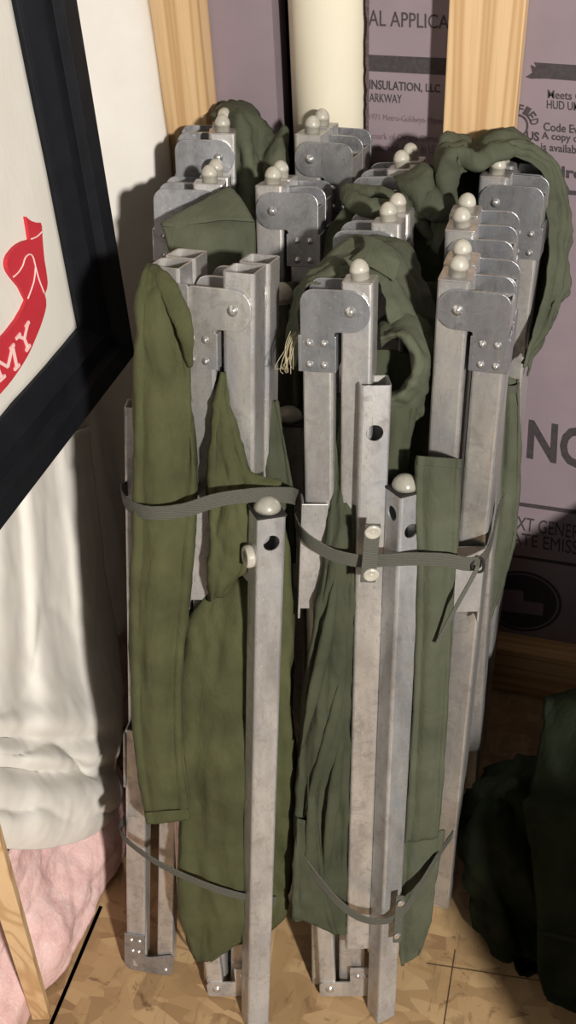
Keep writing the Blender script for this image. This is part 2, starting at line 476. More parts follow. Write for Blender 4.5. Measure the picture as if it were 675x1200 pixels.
ontext('NG', (620, 491), (692, 503), (617, 537), (690, 551), 'ink', .03)
band([(605, 588), (720, 604), (720, 609), (604, 592)])
ontext('NEXT GENER', (588, 602), (680, 616), (586, 617), (679, 632), 'ink', 0)
ontext('ATE EMISS', (600, 623), (678, 634), (600, 637), (677, 650), 'ink', 0)
band([(590, 648), (720, 667), (720, 671), (590, 651)])
# round certification mark beside the stud, and the round emblem low on the board
def ring_marks(c, rx, rz, r1, name, mat='ink', y=WY):
    C = aty(*c, y); bm = bmesh.new(); n = 40
    def rg(k, yy): return [bm.verts.new((C.x+k*rx*math.cos(2*math.pi*i/n), yy, C.z+k*rz*math.sin(2*math.pi*i/n))) for i in range(n)]
    o0, o1 = rg(1, y+.0005), rg(1, y-.0007)
    if r1 > 0:
        i0, i1 = rg(r1, y+.0005), rg(r1, y-.0007)
        for i in range(n):
            j = (i+1) % n
            bm.faces.new((o1[i], o1[j], i1[j], i1[i])); bm.faces.new((o0[i], o1[i], o1[j], o0[j])); bm.faces.new((i0[i], i0[j], i1[j], i1[i]))
    else:
        bm.faces.new(o1); bm.faces.new(o0[::-1])
        for i in range(n): bm.faces.new((o0[i], o1[i], o1[(i+1) % n], o0[(i+1) % n]))
    return link(name, bm, mat, boardR)
pC = aty(606, 148, WY)
ring_marks((606, 148), .0125, .0135, .84, 'printed_ring')
def arc_text(body, c, r, a0, a1, size, mat, parent, y=WY, bold=.02, name='lettering'):
    C = aty(*c, y)
    for k, ch in enumerate(body):
        a = math.radians(a0+(a1-a0)*k/max(1, len(body)-1)); px = C.x+r*math.cos(a); pz = C.z+r*math.sin(a)
        ca, sa = math.sin(a), -math.cos(a)
        def place(x, zz, front, px=px, pz=pz, ca=ca, sa=sa):
            lx = (x-.5)*size*.66; lz = (zz-.5)*size
            return Vector((px+lx*ca-lz*sa, y-(.0006 if front else -.0006), pz+lx*sa+lz*ca))
        text(name, ch, mat, parent, place, bold)
arc_text('FIED', (606, 148), .0195, 84, 18, .0095, 'ink', boardR)
ontext('US', (617, 153), (632, 155), (617, 163), (632, 166), 'ink', .03)
C0 = (611, 705)
eA, eB = aty(565, 700, WY), aty(659, 709, WY); eT, eBo = aty(613, 671, WY), aty(609, 741, WY)
rx, rz = (eB.x-eA.x)/2, (eT.z-eBo.z)/2
ring_marks(C0, rx, rz, .93, 'printed_ring'); ring_marks(C0, rx*.88, rz*.88, 0, 'printed_disc')
b_ = [(580, 689), (613, 692), (614, 704), (637, 707), (636, 721), (580, 714)]
P = [aty(u, v, WY) for u, v in b_]; bm = bmesh.new(); add_prism(bm, Matrix.Identity(4), [(p.x, p.z) for p in P], WY-.0012, WY)
link('emblem_shape', bm, M['foam'], boardR)

def stud(label, x0, x1, mat='pine'):
    bm = bmesh.new(); add_box(bm, (x0, WY-.038, .10), (x1, WY-.0014, 2.45))
    o = link('wall_stud', bm, mat, bevel=.002); return tag(o, label, 'stud', 'pine studs on the back wall')
stud('knotty pine stud at the wall corner beside the hanging white sheet', -.527, -.456)
stud('pine stud standing against the printed board above the draped canvas', -.176, -.0975)
bm = bmesh.new(); add_box(bm, (-.63, WY-.038, 0), (1.4, WY+.05, .0998))
tag(link('sole_plate', bm, 'pinex', bevel=.002), 'pine plank lying along the floor at the foot of the back wall', 'plank')
# pipe with a coupling hub below view
bm = bmesh.new(); px = -.3205
add_lathe(bm, T(px, WY+.02, 0), [(.040, .101), (.0455, .101), (.0455, 2.4), (.040, 2.4), (.040, .13)], 40)
tag(link('drain_pipe', bm, 'pipe', smooth=False), 'white plastic drain pipe rising between the two foam boards', 'pipe')
for p in bpy.data.objects['drain_pipe'].data.polygons: p.use_smooth = abs(p.normal.z) < .5

# ------------------------------------------------------------------ left side: insulation, white sheet, framed flag, stick
def xs_grid(fn, y0, y1, z0, z1, ny, nz):
    bm = bmesh.new(); V = [[bm.verts.new(fn(y0+(y1-y0)*i/ny, z0+(z1-z0)*j/nz)) for j in range(nz+1)] for i in range(ny+1)]
    for i in range(ny):
        for j in range(nz): bm.faces.new((V[i][j], V[i+1][j], V[i+1][j+1], V[i][j+1]))
    return bm
SA, SB = atz(49, 1190, 0), at0(-12, 985, .52)          # foot and upper end of the lath that leans against the insulation
def batt(y, z):
    k = .5+.5*math.tanh((.82-y)/.05)
    q = max(0, min(1, (z-.05)/.08)); bulge = -.605+.078*k*(1-.5*q*q*(3-2*q))-.015*(1-k)
    bulge += .010*fbm(Vector((y*12, z*12, 2)), 5)+.0025*fbm(Vector((y*70, z*70, 1)), 4)
    sp = SA.lerp(SB, z/SB.z)
    bulge = min(bulge, bulge+(sp.x-.017-bulge)*math.exp(-((y-sp.y)/.045)**4))
    return Vector((bulge, y, z+.006))
bm = xs_grid(batt, .2, 1.14, .0, .22, 150, 50)
tag(link('insulation_batt', bm, 'pink', smooth=True, solid=.01), 'fluffy pink fibreglass insulation showing below the white sheet', 'insulation')

sheet = empty('white_sheet', (-.58, .8, .15), 'white cotton sheet hanging on the left wall behind the black frame', 'sheet')
def upper(y, z):
    x = -.585+.008*math.sin(y*34+.8*math.sin(z*3))+.006*fbm(Vector((y*16, z*2.5, 4)), 4)
    q = max(0, min(1, (y-1.02)/.12)); x += .062*q*q*(3-2*q)+.004*math.sin(z*9)*q
    return Vector((x, y, z))
bm = xs_grid(upper, .1, 1.148, .235, 2.3, 130, 90)
link('flat_panel', bm, 'sheet', sheet, smooth=True, solid=.0015)
# gathered front drape: traced as folds with their own depth, hem bulging out over the insulation
DR = []
def dp(u, v, x): return atx(u, v, x)
rowsD = []
guide = [   # v at left edge, right end (u, v), base x, weight of the vertical folds, roll of the horizontal ones
 (540, (104, 500), -.556, .6, 0), (600, (112, 585), -.553, .8, 0), (660, (121, 650), -.549, 1., 0), (720, (128, 705), -.545, 1.1, 0), (775, (137, 765), -.540, 1.1, 0), (820, (142, 800), -.532, .9, .004),
 (846, (143, 835), -.524, .6, .010), (864, (142, 856), -.526, .4, -.012), (884, (139, 880), -.522, .5, .012), (899, (136, 895), -.528, .5, -.010), (925, (139, 915), -.517, .5, .008), (955, (140, 938), -.512, .4, .010), (980, (138, 955), -.517, .4, 0), (994, (136, 966), -.530, .2, 0)]
fold_u = [-.5, -.25, 0, .16, .30, .44, .58, .72, .86, 1]
fold_h = [.002, -.003, .004, -.004, .005, -.002, -.004, .005, .003, -.012]
for k, (v0, (u1, v1), xb, wv, hr) in enumerate(guide):
    row = []
    for q, h in zip(fold_u, fold_h):
        drift = .10*math.sin(k/13*3.0)*q*(1-q)*4 if 0 < q < 1 else 0
        qq = q+drift; sag = 22*math.sin(math.pi*max(0, min(1, q)))*(k/13)
        row.append(dp(u1*qq, v0+(v1-v0)*qq+sag*.5, xb+h*wv+.45*hr*(1-max(0, q))**.5-.012*max(0, q)**3))
    rowsD.append(row)
cloth('gathered_drape', sheet, rowsD, 'sheet', amp=.0018, freq=(6, 22, 12), seed=3, su=8, sv=8, fine=.0001, pleat=(3.3, .012))

# framed flag: the face looks along +x
fr = empty('picture_frame', (-.52, .60, .694), 'black framed ivory flag with a red lettered ribbon', 'framed flag')
FX = -.50; yb = .961; zb = .694; fw = .078; H_ = .95; L_ = 1.0
def moulding(name, horizontal):
    # profile across the width w (0 outer .. 1 inner) and height above the back
    prof = [(0, 0), (0, .030), (.004, .034), (.030, .034), (.034, .024), (.052, .022), (.056, .027), (.074, .016), (.078, .013), (.078, 0)]
    bm = bmesh.new(); A = []; B = []
    for w, h in prof:
        x = FX-.034+h
        if horizontal: A.append(Vector((x, yb-w, zb+w))); B.append(Vector((x, yb-L_+w, zb+w)))
        else: A.append(Vector((x, yb-w, zb+w))); B.append(Vector((x, yb-w, zb+H_-w)))
    a = [bm.verts.new(p) for p in A]; b = [bm.verts.new(p) for p in B]
    for i in range(len(a)-1): bm.faces.new((a[i], b[i], b[i+1], a[i+1]))
    bm.faces.new((a[-1], b[-1], b[0], a[0])); bm.faces.new(a); bm.faces.new(b[::-1])
    return link(name, bm, 'frame', fr, bevel=.0008)
moulding('bottom_moulding', True); moulding('side_moulding', False)
def flagp(y, z):
    return Vector((FX-.026+.0022*fbm(Vector((y*9-z*3, z*2.2, 1)), 3), y, z))
bm = xs_grid(flagp, yb-L_+.06, yb-.07, zb+.07, zb+H_, 60, 60)
link('flag_cloth', bm, 'flag', fr, smooth=True, solid=.001)
FP = FX-.022
def fpt(u, v): p = atx(u, v, FP); return p
def flat(name, poly, mat, dx=0.):
    P = [fpt(u, v) for u, v in poly]; bm = bmesh.new()
    A = [bm.verts.new(Vector((FP+dx, p.y, p.z))) for p in P]; B = [bm.verts.new(Vector((FP+dx-.006, p.y, p.z))) for p in P]
    f = bm.faces.new(A); f.normal_update(); n = len(A)
    for k in range(n): bm.faces.new((A[k], B[k], B[(k+1) % n], A[(k+1) % n]))
    bmesh.ops.triangulate(bm, faces=[f], ngon_method='EAR_CLIP'); return link(name, bm, mat, fr)
flat('ribbon', [(31, 254), (34, 257), (37, 259), (43, 261), (48, 261), (49.2, 265), (49.6, 272), (50, 280), (51, 292), (52.2, 305), (54, 315), (55.4, 325), (56, 332), (55, 339), (52.5, 345), (42, 349), (31, 352), (24, 336.5), (19, 330), (15, 325), (11, 319), (9, 314), (8.4, 309), (9, 304), (11, 299), (14, 295), (18, 290), (22, 286.5), (28, 283), (35, 281), (34, 274)], 'red')
flat('ribbon', [(31, 352), (42, 349), (52.5, 345), (54, 351), (54.3, 358), (53, 365), (51, 372), (47, 384), (42, 396), (37, 408), (32, 418), (26, 428), (20, 437), (14, 445.5), (8, 453), (0, 462), (-8, 471), (-40, 500), (-40, 435), (-8, 405), (0, 398), (8, 390.5), (14, 383), (20, 375), (26, 364)], 'red', .0001)
def line(pts, w=.0016):
    bm = bmesh.new(); add_roll(bm, [fpt(u, v)+Vector((.0006, 0, 0)) for u, v in pts], w/2, 6, 5)
    return link('ribbon_outline', bm, 'pinktext', fr, smooth=True)
line([(36, 280), (43, 277), (49, 271)])
line([(15, 324.5), (21, 319), (26, 311), (29, 302), (34, 298), (38, 301), (41, 312), (45, 327), (51.5, 344)])
line([(41, 312), (39, 330), (32, 350)])
def strokes(name, segs, w):
    bm = bmesh.new()
    for si, (a, b) in enumerate(segs):
        A, B = fpt(*a), fpt(*b); A.x = B.x = FP; d = (B-A).normalized(); n = Vector((0, -d.z, d.y))*w/2
        vs = [bm.verts.new(p+Vector((x, 0, 0))) for x in (-.001, .0010+.0002*si) for p in (A-n, B-n, B+n, A+n)]
        for f in ((3, 2, 1, 0), (4, 5, 6, 7), (0, 1, 5, 4), (1, 2, 6, 5), (2, 3, 7, 6), (3, 0, 4, 7)): bm.faces.new([vs[i] for i in f])
    return link(name, bm, 'pinktext', fr)
strokes('ribbon_letter', [((20.5, 394), (28, 397)), ((32, 379), (28, 397)), ((28, 397), (32, 408)), ((18, 397), (23, 391)), ((29, 383), (33, 377)), ((29.5, 411), (34, 404))], .0032)
strokes('ribbon_letter', [((-7, 421), (1.5, 443)), ((-7, 421), (8.5, 430)), ((8.5, 430), (14, 406)), ((14, 406), (19, 430)), ((11, 409), (15.5, 403.5)), ((16, 433), (21.5, 427)), ((-2, 446), (4.5, 440))], .0032)
bm = bmesh.new(); add_roll(bm, [atx(10, 583, FX-.001), atx(14, 574, FX-.001), atx(23, 565, FX-.001), atx(27, 557, FX-.001)], .0006, 6, 6)
link('scratch', bm, 'rivet', fr, smooth=True)

bm = bmesh.new()
A, B = SA, SB; d = (B-A).normalized(); rt = Vector((d.z, 0, -d.x)).normalized()
add_box(bm, (-.011, -.006, .004), (.011, .006, (B-A).length+.35), frame_mat(A, B-A, RGT0))
tag(link('wooden_stick', bm, 'pine', bevel=.001), 'thin wooden lath leaning against the pink insulation', 'stick')

# ------------------------------------------------------------------ folded camp cots
KS = 1.3125
TW, TG, TD = .0218, .0052, .026       # tube width, gap, depth
def cot(label, foot): return empty('camp_cot', foot, label, 'folded cot', 'folded aluminium camp cots')
def dome(name, root, F, r=.0078, h=.012, mat='dome', shank=.004):
    bm = bmesh.new(); prof = [(r*.93, 0), (r*.95, shank)]
    for k in range(7): a = math.pi/2*k/6.3; prof.append((r*math.cos(a), shank+(h-shank)*math.sin(a)))
    add_lathe(bm, F, prof, 20); return link(name, bm, mat, root, smooth=True)
def rivet(parent, F, r=.0026, ring=True):
    bm = bmesh.new(); add_lathe(bm, F, [(r*1.5, 0), (r*1.5, .0004), (r*.95, .0006), (r*.9, .0014), (r*.5, .0019), (r*.15, .002)], 12, 'y')
    return link('rivet', bm, 'rivet', parent, smooth=True)
def rails(root, L, R, foot, hand, layers=2, caps=True, rz=0., ext=0., gap=.033, low=0., blue=True, third=False, capz=.0, ztop=.90, plates=True):
    """one folded side rail: two tubes joined by an elbow hinge plate.  hand: side of the tube the plate is riveted to"""
    A, B = atz(*L, ztop), atz(*R, ztop); mid = (A+B)/2; right = (B-A); width = right.length
    bot = foot if isinstance(foot, Vector) else atz(*foot, low)
    F0 = frame_mat(mid, mid-bot, right.normalized()) @ Matrix.Scale(KS, 4); ln = (mid-bot).length/KS; width /= KS
    s = width/(2*TW+TG); sg = 1 if hand == 'L' else -1
    for k in range(layers):
        F = F0 @ T(.0015*k*sg, .0025+gap*k, 0)
        for side in (-1, 1):
            pivot = side == sg            # hand L: the pivot tube is on the right
            xa = side*(TG/2+TW/2)*s
            bm = bmesh.new(); top = (.004 + ext) if pivot else -.012
            add_tube(bm, F, xa-TW*s/2, xa+TW*s/2, 0, TD, -ln+.0015, top)
            o = link('rail_tube', bm, 'alu', root)
            if pivot and caps:
                bm = bmesh.new(); add_box(bm, (xa-TW*s*.46, .0015, top-.004), (xa+TW*s*.46, TD-.0015, top+.0004), F)
                link('end_plug', bm, 'alu', root, bevel=.0008)
                dome('end_cap', root, F @ T(xa, TD*.5, top+.0002) @ Matrix.Rotation(random.uniform(-.12, .12), 4, 'Y'), .0068, .0135, shank=.005)
        if not plates: continue
        for face in ((0, 1) if True else (0,)):
            y0 = -.0024 if face == 0 else TD+.0004
            w2 = width/2; h1, h2 = -.029, -.058
            if sg > 0: pts = [(-w2-.0005, 0, .009), (w2-.0015, 0, .0135), (w2-.0015, h1, .0135), (-TG/2*s+.001, h1, .002), (-TG/2*s+.001, h2, .001), (-w2-.0005, h2, .001)]
            else: pts = [(w2+.0005, 0, .009), (w2+.0005, h2, .001), (TG/2*s-.001, h2, .001), (TG/2*s-.001, h1, .002), (-w2+.0015, h1, .0135), (-w2+.0015, 0, .0135)]
            bm = bmesh.new(); add_prism(bm, F, round_poly(pts), y0, y0+.002)
            if face == 0:                                    # flanges that wrap the riveted tube
                for xx in (-sg*(w2+.0012), -sg*(TG/2*s-.0012)):
                    add_box(bm, (xx-.0011, y0, h2), (xx+.0011, TD*.8, h1-.003), F)
            hp = link('hinge_plate', bm, 'aluhinge' if blue else 'alu', root, bevel=.0005)
            if face == 0:
                rivet(hp, F @ T(sg*(w2-.015), y0, -.0145), .0026)
                for dx in (-.0052, .0052):
                    for dz in (-.037, -.0525): rivet(hp, F @ T(-sg*(TG/2+TW/2)*s+dx, y0, dz), .0018)
    return F0, s, ln
def leg(root, top, bot, yaw, w=.0225, mat='galv', cap=True, holes=(), zb=.0015, name='leg', capr=.0105):
    F = frame_mat(top, top-bot, Vector((math.cos(yaw), math.sin(yaw), 0))); ln = (top-bot).length
    bm = bmesh.new(); add_tube(bm, F, -w/2, w/2, 0, w, -ln+zb, 0, .003, .0016)
    o = link(name, bm, mat, root)
    cy = []
    for face, dz, r in holes:
        c = Vector((0, 0, dz)) if face == 'f' else Vector((-w/2, w/2, dz)); d = Vector((0, 1, 0)) if face == 'f' else Vector((1, 0, 0))
        cy.append((F @ c, F.to_3x3() @ d, r, .012))
    if cy: cut(o, cy)
    if cap:
        bm = bmesh.new(); add_box(bm, (-w*.52, -w*.02, -.0005), (w*.52, w*1.02, .0018), F); k = link('foot_collar', bm, 'void', root, bevel=.0005)
        dome('foot_cap', root, F @ T(0, w/2, .001), capr, .0145, 'cap', shank=.002)
    return F

# --- rear left cot
c1 = cot('folded cot farthest back on the left, in front of the white pipe', atz(320, 900, 0))
rails(c1, (205, 166), (276, 162), at(258, 700, .96), 'L', 2, ztop=.92, gap=.030)
rails(c1, (343, 164), (413, 170), at(375, 700, .94), 'R', 2, ztop=.918, gap=.030)
# --- rear right cot
c2 = cot('folded cot whose green canvas drapes over its rail before the right pine stud', atz(520, 950, 0))
rails(c2, (413, 205), (484, 209), (470, 960), 'L', 2, gap=.034)
rails(c2, (560, 214), (638, 221), (532, 915), 'R', 2)
# --- middle left cot
c3 = cot('folded cot in the left middle row, flat green canvas fold over its rail top', atz(260, 1000, 0))
rails(c3, (180, 224), (262, 221), (236, 985), 'L', 2)
rails(c3, (297, 224), (372, 228), (345, 1000), 'R', 2)
# --- middle right cot
c4 = cot('folded cot standing directly behind the front right strapped cot', atz(470, 1060, 0))
rails(c4, (390, 268), (469, 273), (437, 1060), 'L', 2)
rails(c4, (520, 278), (602, 284), (528, 985), 'R', 2, gap=.030)
# --- front left cot
c5 = cot('front left folded cot with bright olive canvas and open tube tops', atz(250, 1140, 0))
F5, s5, l5 = rails(c5, (212, 334), (297, 342), (266, 1160), 'L', 2, caps=False, ext=.007, gap=.030, blue=False)
for k in range(2):
    bm = bmesh.new(); add_tube(bm, F5 @ T(0, .0025+.030*k, 0), -.051, -.0275, 0, TD, -.60, .010); link('rail_tube', bm, 'alu', c5)
bm = bmesh.new(); add_prism(bm, F5 @ T(0, 0, 0), round_poly([(-.048, .001, .003), (-.02, .001, .002), (-.02, -.028, .002), (-.048, -.028, .003)]), -.0024, -.0005)
link('hinge_plate', bm, 'alu', c5, bevel=.0004)
# lower left rail with its bottom hinge
tA, tB = at(152, 478, .70), atz(160, 1132, .012)
FL = frame_mat(tA, tA-tB, RGT0); lnL = (tA-tB).length
bm = bmesh.new(); add_tube(bm, FL, -.006, .014, 0, .03, -lnL, 0); link('rail_tube', bm, 'alu', c5)
ba, bb = atz(160, 1128, .008), atz(193, 1132, .008)
FB = frame_mat(ba, at(160, 850, .665)-ba, (bb-ba).normalized())
wB = (bb-ba).length
lB = (at(160, 855, .665)-ba).length
bm = bmesh.new(); add_tube(bm, FB, -.0125, .0125, -.004, .022, 0, lB); link('rail_tube', bm, 'alu', c5)
bm = bmesh.new(); add_box(bm, (-.0145, -.0055, lB-.085), (-.0115, .02, lB-.005), FB); add_box(bm, (.0115, -.0055, lB-.085), (.0145, .02, lB-.005), FB)
link('rail_clip', bm, 'aluhinge', c5, bevel=.0006)
bm = bmesh.new(); add_tube(bm, FB, wB-.0105, wB+.0105, -.002, .022, .002, lB*.70); link('rail_tube', bm, 'alu', c5)
bm = bmesh.new()
add_prism(bm, FB, round_poly([(-.0145, .060, .001), (-.0145, -.007, .012), (wB+.0125, -.007, .012), (wB+.0125, .034, .004), (wB*.5, .022, .004), (.0130, .022, .003), (.0130, .060, .001)]), -.0068, -.0045)
hp = link('hinge_plate', bm, 'aluhinge', c5, bevel=.0005)
for x, z in ((-.005, .050), (.006, .050), (-.003, .030), (.005, .030), (wB+.003, .005)): rivet(hp, FB @ T(x, -.0068, z), .002)
# --- front right cot
c6 = cot('front right folded cot with strap and two long legs crossing its front', atz(450, 1160, 0))
rails(c6, (352, 338), (437, 343), (393, 1162), 'L', 1)
FK, sK, lK = rails(c6, (511, 337), (600, 346), (498, 1062), 'R', 2, gap=.028)

def clip(root, u0, v0, u1, v1, d, w, mat='alu'):
    a, b = at(u0, v0, d), at(u1, v1, d); F = frame_mat(a, a-b, RGT0); L = (a-b).length
    bm = bmesh.new(); add_box(bm, (-w/2, -.002, -L), (w/2, 0, -.0)); 
    for sx in (-1, 1): add_box(bm, (sx*w/2-.0012, -.002, -L-.012), (sx*w/2+.0012, .022, 0))
    for v in bm.verts: v.co = F @ v.co
    return link('rail_clip', bm, mat, root, bevel=.0005)
clip(c6, 369, 590, 364, 712, .619, .0235); clip(c6, 549, 640, 543, 716, .628, .031); clip(c5, 235, 592, 235, 702, .631, .024)
# legs
tl = at(319, 607, .588); bl = atz(303, 1206, 0)
leg(c5, tl, bl, .65, w=.0285, holes=[('f', -.027, .0082)], capr=.0132)
FLg = frame_mat(tl, tl-bl, Vector((math.cos(.65), math.sin(.65), 0)))
bm = bmesh.new(); add_lathe(bm, FLg @ T(-.01425, .014, -.046) @ Matrix.Scale(1.27, 4), [(.0045, 0), (.0082, 0), (.0088, .0012), (.0088, .0046), (.0078, .006), (.0048, .006), (.0045, .001)], 24, 'x')
link('leg_bushing', bm, 'dome', c5, smooth=False)
l1t, l1b = at(441, 452, .605), at(419, 1112, .60)
leg(c6, l1t, l1b, .34, w=.0285, mat='alu', cap=False, holes=[('f', -.046, .008)], zb=0)
l2t, l2b = at(484, 580, .59), atz(453, 1196, 0)
leg(c6, l2t, l2b, .78, w=.027, holes=[('f', -.038, .0076), ('s', -.022, .0074)], capr=.0128)

# ------------------------------------------------------------------ canvas
# front left cot
slab('canvas', c5, [
 (175, 310, 186, 311, .648, .001), (167, 322, 196, 326, .634, .004), (163, 340, 206, 350, .624, .008), (161, 362, 215, 378, .619, .010), (160, 395, 221, 412, .616, .011), (159, 440, 223, 452, .614, .012),
 (158, 500, 227, 505, .614, .011), (157, 570, 228, 572, .614, .010), (156, 635, 224, 640, .613, .010), (153, 705, 218, 715, .612, .011),
 (155, 780, 211, 790, .611, .012), (158, 850, 211, 862, .609, .012), (164, 910, 214, 918, .608, .012), (171, 955, 220, 950, .608, .010), (173, 966, 222, 960, .608, .010)],
 'olive', back=.035, amp=.0026, freq=(30, 30, 7), seed=1, fine=.0008, su=9, sv=7, pleat=(1.6, .005))
slab('canvas_fold', c5, [(197, 860, 212, 862, .606, .003), (203, 900, 217, 905, .605, .004), (206, 935, 222, 938, .604, .004), (206, 962, 223, 956, .604, .004)], 'olive', back=.02, seed=31, amp=.001)
slab('hem', c5, [(170, 952, 221, 948, .6055, .0112), (172, 965, 222.5, 960, .6055, .0112)], 'olive', back=.03, seed=32, amp=.0006)
roll('turned_edge', c5, [(176, 313, .640), (190, 328, .624), (206, 356, .610), (218, 392, .603), (223, 430, .605)], [.003, .008, .009, .007, .002], 'olive', amp=.002, seed=3, flat=.45)
slab('canvas', c5, [
 (260, 436, 264, 436, .632, .001), (254, 480, 268, 480, .628, .003), (248, 530, 282, 530, .622, .005), (246, 590, 296, 585, .616, .008),
 (247, 640, 297, 630, .613, .009), (248, 680, 284, 668, .613, .008), (246, 705, 262, 695, .617, .004)],
 'olive', back=.02, amp=.006, freq=(30, 30, 13), seed=2, fine=.001, su=6, sv=7, pleat=(2, .006))
slab('canvas', c5, [
 (272, 640, 330, 600, .650, .004), (252, 680, 338, 650, .640, .008), (228, 715, 341, 720, .632, .012), (215, 775, 343, 800, .628, .014), (211, 850, 343, 870, .624, .015),
 (211, 930, 342, 950, .620, .015), (212, 1010, 340, 1030, .616, .014), (214, 1070, 330, 1075, .614, .012), (222, 1105, 290, 1100, .613, .008), (232, 1126, 246, 1124, .613, .004)],
 'olive', back=.04, amp=.005, freq=(30, 30, 4), seed=5, fine=.0008, su=8, sv=8, pleat=(3.2, .010))
cloth('canvas_flap', c5, [[(266, 520, .625), (276, 540, .62), (300, 556, .617), (328, 562, .615)], [(272, 552, .62), (290, 562, .614), (310, 567, .612), (330, 566, .612)], [(280, 566, .618), (296, 572, .613), (312, 572, .612), (328, 568, .613)]],
 'olive', amp=.001, seed=3)
slab('canvas', c5, [(300, 470, 325, 470, .665, .004), (303, 540, 338, 540, .66, .006), (300, 600, 345, 600, .655, .006), (296, 660, 346, 660, .65, .006)], 'darkol', seed=8, amp=.004)
# middle left cot: flat fold tucked over the left rail
cloth('canvas_fold', c3, [
 [(188, 262, .772), (214, 258, .768), (246, 257, .766), (274, 257, .768), (298, 259, .775)],
 [(194, 276, .768), (218, 272, .760), (246, 271, .757), (274, 271, .760), (299, 273, .77)],
 [(199, 296, .766), (222, 294, .757), (248, 293, .754), (275, 294, .757), (299, 298, .768)],
 [(204, 330, .764), (226, 332, .757), (250, 333, .754), (276, 333, .757), (300, 340, .768)],
 [(206, 400, .76), (228, 400, .757), (250, 400, .754), (276, 400, .757), (302, 400, .765)]], 'sage', amp=.0015, seed=4, thick=.002)
cloth('canvas_fold', c3, [
 [(189, 262, .771), (216, 246, .775), (245, 230, .782), (268, 219, .79)],
 [(191, 265, .768), (222, 256, .767), (252, 246, .77), (282, 232, .782)],
 [(200, 266, .766), (232, 262, .762), (262, 258, .762), (298, 260, .77)]], 'sage', amp=.0012, seed=6, thick=.002)
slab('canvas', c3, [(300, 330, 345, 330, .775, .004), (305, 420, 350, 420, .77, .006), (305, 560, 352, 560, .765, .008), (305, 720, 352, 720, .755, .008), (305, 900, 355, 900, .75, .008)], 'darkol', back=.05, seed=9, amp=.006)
# rear left cot: peaked fold between the rails
cloth('canvas', c1, [
 [(246, 133, .925), (262, 124, .93), (278, 119, .94), (297, 124, .94), (312, 142, .93), (322, 158, .92), (332, 150, .91), (337, 156, .91)],
 [(250, 140, .915), (264, 134, .91), (280, 130, .90), (296, 136, .905), (308, 152, .91), (320, 164, .90), (330, 158, .895), (338, 166, .90)],
 [(262, 158, .905), (272, 158, .895), (284, 156, .885), (296, 162, .895), (306, 172, .90), (318, 176, .89), (328, 174, .885), (337, 184, .89)],
 [(274, 190, .89), (280, 188, .885), (290, 188, .878), (300, 192, .885), (308, 198, .89), (318, 198, .882), (328, 200, .88), (336, 210, .885)],
 [(276, 240, .88), (284, 240, .875), (294, 240, .87), (304, 240, .875), (312, 240, .88), (320, 240, .872), (330, 240, .87), (338, 245, .875)],
 [(276, 380, .86), (284, 380, .86), (294, 380, .86), (304, 380, .86), (312, 380, .86), (320, 380, .86), (330, 380, .86), (338, 380, .86)]],
 'sage', amp=.006, freq=(30, 30, 20), seed=11, thick=.002)
# rear right cot: canvas hooded over the right rail
cloth('canvas', c2, [
 [(516, 300, .75), (524, 250, .755), (533, 212, .762), (546, 202, .775), (564, 190, .785), (590, 183, .79), (618, 188, .795), (638, 212, .795), (643, 250, .79), (639, 320, .78), (624, 385, .77), (611, 430, .765)],
 [(508, 290, .76), (514, 240, .765), (520, 196, .775), (540, 188, .79), (568, 178, .795), (596, 172, .80), (626, 180, .80), (650, 210, .80), (656, 250, .795), (651, 320, .785), (637, 380, .775), (614, 425, .77)],
 [(506, 280, .775), (509, 230, .785), (512, 176, .80), (532, 166, .815), (560, 176, .815), (584, 163, .81), (616, 168, .81), (646, 196, .808), (660, 236, .802), (661, 325, .79), (650, 356, .78), (618, 415, .775)],
 [(508, 285, .785), (511, 235, .80), (516, 175, .82), (532, 160, .84), (556, 170, .845), (580, 158, .84), (612, 164, .835), (642, 194, .825), (661, 240, .812), (662, 330, .80), (648, 362, .79), (618, 420, .785)],
 [(512, 320, .80), (516, 260, .815), (524, 200, .84), (540, 180, .855), (558, 185, .86), (582, 175, .855), (610, 182, .85), (636, 210, .835), (655, 260, .82), (655, 340, .81), (640, 380, .80), (616, 440, .79)]],
 'sage', amp=.008, freq=(24, 24, 16), seed=12, thick=.002, su=10, sv=9, pleat=(7, .010))
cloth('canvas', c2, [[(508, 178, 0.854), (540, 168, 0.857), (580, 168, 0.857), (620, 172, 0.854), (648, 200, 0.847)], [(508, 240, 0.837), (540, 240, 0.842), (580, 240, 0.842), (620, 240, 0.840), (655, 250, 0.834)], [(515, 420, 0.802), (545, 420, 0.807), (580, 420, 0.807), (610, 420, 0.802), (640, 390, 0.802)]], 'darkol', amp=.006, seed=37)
roll('canvas_roll', c2, [(528, 240, .765), (524, 208, .765), (534, 184, .775), (556, 190, .77), (580, 178, .77), (604, 176, .77)], [.008, .012, .011, .009, .010, .006], 'sage', amp=.005, seed=2)
slab('canvas', c2, [(589, 440, 608, 445, 0.797, .003), (588, 500, 609, 500, 0.794, .005), (584, 570, 608, 570, 0.792, .006), (580, 620, 604, 625, 0.790, .006), (568, 665, 595, 665, 0.788, .006), (560, 710, 582, 705, 0.786, .004), (552, 745, 566, 740, 0.784, .003)], 'sage', back=.03, amp=.004, seed=14)
ribbon('strap', c2, [(584, 446, 0.790), (592, 455, 0.786), (604, 456, 0.788), (611, 448, 0.809)], .010, 'web')
